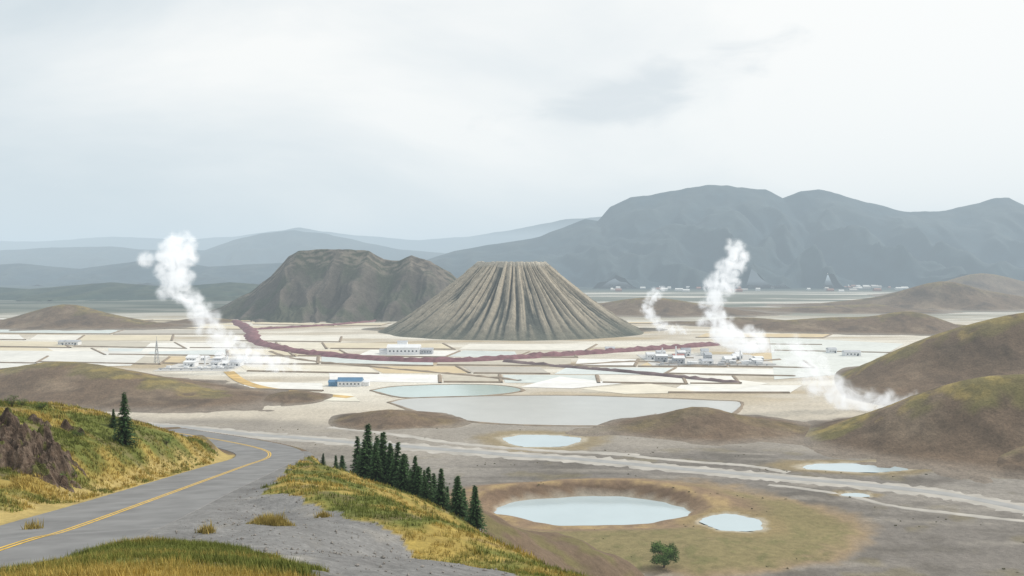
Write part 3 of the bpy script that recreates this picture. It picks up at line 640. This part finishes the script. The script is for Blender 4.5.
# ---------------- grass
def blades(name,x,y,z,sz,g,colA,colB,nbl,r,wk=.05):
    n_=len(x); V=np.zeros((n_,nbl,3,3)); a=r.rand(n_,nbl)*2*np.pi; l=r.uniform(.15,.8,(n_,nbl)); hh=sz[:,None]*r.uniform(.5,1.1,(n_,nbl)); wd=wk*sz[:,None]*(1+y[:,None]/60)
    ox=r.normal(size=(n_,nbl))*sz[:,None]*.4; oy=r.normal(size=(n_,nbl))*sz[:,None]*.4
    bx=x[:,None]+ox; by=y[:,None]+oy
    V[...,0,0]=bx-np.sin(a)*wd;V[...,0,1]=by+np.cos(a)*wd;V[...,0,2]=z[:,None]-.05
    V[...,1,0]=bx+np.sin(a)*wd;V[...,1,1]=by-np.cos(a)*wd;V[...,1,2]=z[:,None]-.05
    V[...,2,0]=bx+np.cos(a)*l*hh;V[...,2,1]=by+np.sin(a)*l*hh;V[...,2,2]=z[:,None]+hh
    c=(np.array(colA)[None,:]*(1-g[:,None])+np.array(colB)[None,:]*g[:,None])*r.uniform(.65,1.3,n_)[:,None]
    C_=np.repeat(c,nbl*3,0); V=V.reshape(-1,3); obj_np(name,V,np.arange(len(V)).reshape(-1,3),M_leafv,smooth=False,col=C_)
def tufts(name,polys,N,hgt,colA,colB,dens_d,nbl=9,seed=1):
    r=np.random.RandomState(seed); PX=[];PY=[]
    for poly,frac in polys:
        P=np.array(poly); cnt=0
        while cnt<N*frac:
            m=40000; x=r.uniform(P[:,0].min(),P[:,0].max(),m); y=r.uniform(P[:,1].min(),P[:,1].max(),m)
            k=(r.rand(m)<np.clip((dens_d/np.maximum(y,8))**1.6,0,1))&(np.abs(x)<y*.62+6)&(y>14)&(y<150); x=x[k];y=y[k]
            k=inpoly(x+1.6*fbm(x/5,y/5,3),y+1.6*fbm(x/5+40,y/5,3),poly)&(fbm(x/4+20,y/4,3)<.28); x=x[k];y=y[k]
            if len(x)==0: break
            dd,_=polydist(x,y,RC[:,:2]); k=dd>5.7
            x=x[k];y=y[k]; PX.append(x);PY.append(y);cnt+=len(x)
    x=np.concatenate(PX);y=np.concatenate(PY);z=height(x,y); n_=len(x)
    sz=hgt*r.uniform(.4,1.5,n_)*(1+.7*fbm(x/3,y/3,2))*np.clip(y/60,.5,1.0); g=ss(-.15,.3,fbm(x/7+9,y/7,4)+.15*r.normal(size=n_)*.6)
    blades(name,x,y,z,sz,g,colA,colB,nbl,r)
tufts('grass',[(G_R,.45),(G_L,.3),(G_B,.25)],62000,.27,tuple(GREEN*1.12),tuple(GOLD*1.12),30,8,4)
def clump(px,d,R,seed,n_):
    r=np.random.RandomState(seed); a=r.rand(n_)*6.283; q=np.sqrt(r.rand(n_))*(1+.3*np.sin(3*a+seed)); x=wx(px,d)+R*q*np.cos(a); y=d+R*.8*q*np.sin(a)
    blades('dry_grass_clump',x,y,height(x,y),.55*(1.15-q*.8)*r.uniform(.5,1.2,n_),r.rand(n_),(.30,.25,.07),(.46,.35,.12),12,r,.035)
clump(270,50.5,1.15,9,420); clump(205,47,.35,4,50); clump(322,57,.4,6,60); clump(30,52,.4,8,40)
# sparse low scrub on the plain
r_=np.random.RandomState(31); x=r_.uniform(-190,240,9000); y=r_.uniform(212,450,9000); k=(fbm(x/18+5,y/18,4)+.15*r_.rand(9000)>.30)&(np.abs(x)<y*.62); x=x[k][:320];y=y[k][:320]
ok=np.ones(len(x),bool)
for p in PONDS+[CR]: ok&=pe(x,y,p)>1.25
dm,_=polydist(x,y,catmull(plane_line(main),4)); ok&=dm>9; x=x[ok];y=y[ok]; z=height(x,y); ok=z<6; x,y,z=x[ok],y[ok],z[ok]
blades('scrub',x,y,z,r_.uniform(.15,.5,len(x)),r_.rand(len(x)),(.13,.125,.07),(.22,.19,.10),16,r_,.06)
def stones(N):
    r=np.random.RandomState(5); x=r.uniform(-24,0,N*3);y=r.uniform(22,95,N*3); g=grassmask(x,y); d,_=polydist(x,y,RC[:,:2]); k=(d>6.5)&(~g[0])&(~g[1])&(~g[2]); x=x[k][:N];y=y[k][:N];z=height(x,y)
    ico=np.array([(0,0,1),(.9,0,.3),(.28,.85,.35),(-.72,.5,.3),(-.7,-.55,.35),(.3,-.8,.3),(0,0,-.6)]); f=[(0,1,2),(0,2,3),(0,3,4),(0,4,5),(0,5,1),(6,2,1),(6,3,2),(6,4,3),(6,5,4),(6,1,5)]
    s=.03+.09*r.rand(len(x))**5; V=ico[None]*s[:,None,None]*r.uniform(.7,1.3,(len(x),7,3)); V=V+np.stack([x,y,z+.01],1)[:,None,:]
    Fc=(np.array(f)[None]+7*np.arange(len(x))[:,None,None]).reshape(-1,3); obj_np('loose_stones',V.reshape(-1,3),Fc,M_stone,smooth=False)
stones(1200)

# ---------------- sky and sun
SEL,SAZ=42,58
w=bpy.data.worlds.new('World'); sc.world=w; w.use_nodes=True; nt=w.node_tree; N=nt.nodes; L=nt.links; bg=N['Background']; bg.inputs['Strength'].default_value=.109
sky=N.new('ShaderNodeTexSky'); sky.sky_type='NISHITA'; sky.sun_disc=False; sky.sun_elevation=math.radians(SEL); sky.sun_rotation=math.radians(SAZ)
tc=N.new('ShaderNodeTexCoord'); mp=N.new('ShaderNodeMapping'); mp.inputs['Scale'].default_value=(1,1,2.6); L.new(tc.outputs['Generated'],mp.inputs['Vector'])
no=N.new('ShaderNodeTexNoise'); no.inputs['Scale'].default_value=1.9; no.inputs['Detail'].default_value=7; no.inputs['Roughness'].default_value=.52; no.inputs['Distortion'].default_value=.4; L.new(mp.outputs[0],no.inputs['Vector'])
sp=N.new('ShaderNodeSeparateXYZ'); L.new(tc.outputs['Generated'],sp.inputs[0])
def math_(op,a,b,c=None):
    m=N.new('ShaderNodeMath'); m.operation=op
    for i,v in enumerate((a,b,c)):
        if v is None: continue
        if isinstance(v,(int,float)): m.inputs[i].default_value=v
        else: L.new(v,m.inputs[i])
    return m.outputs[0]
f=math_('MULTIPLY_ADD',sp.outputs['X'],.36,no.outputs['Fac'])
cr=N.new('ShaderNodeValToRGB'); L.new(f,cr.inputs[0]); el=cr.color_ramp.elements; el[0].position=.27; el[0].color=(.66,.72,.75,1); el[1].position=.62; el[1].color=(1,.985,.95,1); q=el.new(.44); q.color=(.81,.84,.845,1)
n2=N.new('ShaderNodeTexNoise'); n2.inputs['Scale'].default_value=11; n2.inputs['Detail'].default_value=7; n2.inputs['Distortion'].default_value=.5; L.new(mp.outputs[0],n2.inputs['Vector'])
dx=math_('MULTIPLY',math_('SUBTRACT',sp.outputs['X'],.135),8.5); dz=math_('MULTIPLY',math_('SUBTRACT',math_('MULTIPLY_ADD',sp.outputs['X'],-.28,sp.outputs['Z']),.155),38.0)
dd=math_('SQRT',math_('ADD',math_('MULTIPLY',dx,dx),math_('MULTIPLY',dz,dz)),0)
dd=math_('MULTIPLY_ADD',math_('SUBTRACT',n2.outputs['Fac'],.5),3.0,dd)
mr=N.new('ShaderNodeMapRange'); mr.interpolation_type='SMOOTHSTEP'; mr.inputs[1].default_value=.3; mr.inputs[2].default_value=1.5; mr.inputs[3].default_value=.8; mr.inputs[4].default_value=0; L.new(dd,mr.inputs[0])
mx=N.new('ShaderNodeMix'); mx.data_type='RGBA'; L.new(mr.outputs[0],mx.inputs[0]); L.new(cr.outputs[0],mx.inputs[6]); mx.inputs[7].default_value=(.70,.74,.76,1)
sv=N.new('ShaderNodeVectorMath'); sv.operation='SCALE'; sv.inputs['Scale'].default_value=10.0; L.new(mx.outputs[2],sv.inputs[0])
m2=N.new('ShaderNodeMix'); m2.data_type='RGBA'; m2.inputs[0].default_value=.94; L.new(sky.outputs[0],m2.inputs[6]); L.new(sv.outputs[0],m2.inputs[7]); L.new(m2.outputs[2],bg.inputs['Color'])
sd=bpy.data.lights.new('sun','SUN'); sd.energy=2.7; sd.angle=math.radians(5); sd.color=(1,.94,.84); so=link(bpy.data.objects.new('sun',sd))
a=math.radians(SAZ);e_=math.radians(SEL); dirv=Vector((math.sin(a)*math.cos(e_),math.cos(a)*math.cos(e_),math.sin(e_))); so.rotation_euler=dirv.to_track_quat('Z','Y').to_euler(); so.location=dirv*500
# ---------------- camera
cd=bpy.data.cameras.new('camera'); cd.lens=F/1024*36; cd.sensor_width=36; cd.clip_start=.1; cd.clip_end=40000; co=link(bpy.data.objects.new('camera',cd)); co.location=(0,0,H); co.rotation_euler=(math.radians(90)-math.atan(20/F),0,0); sc.camera=co
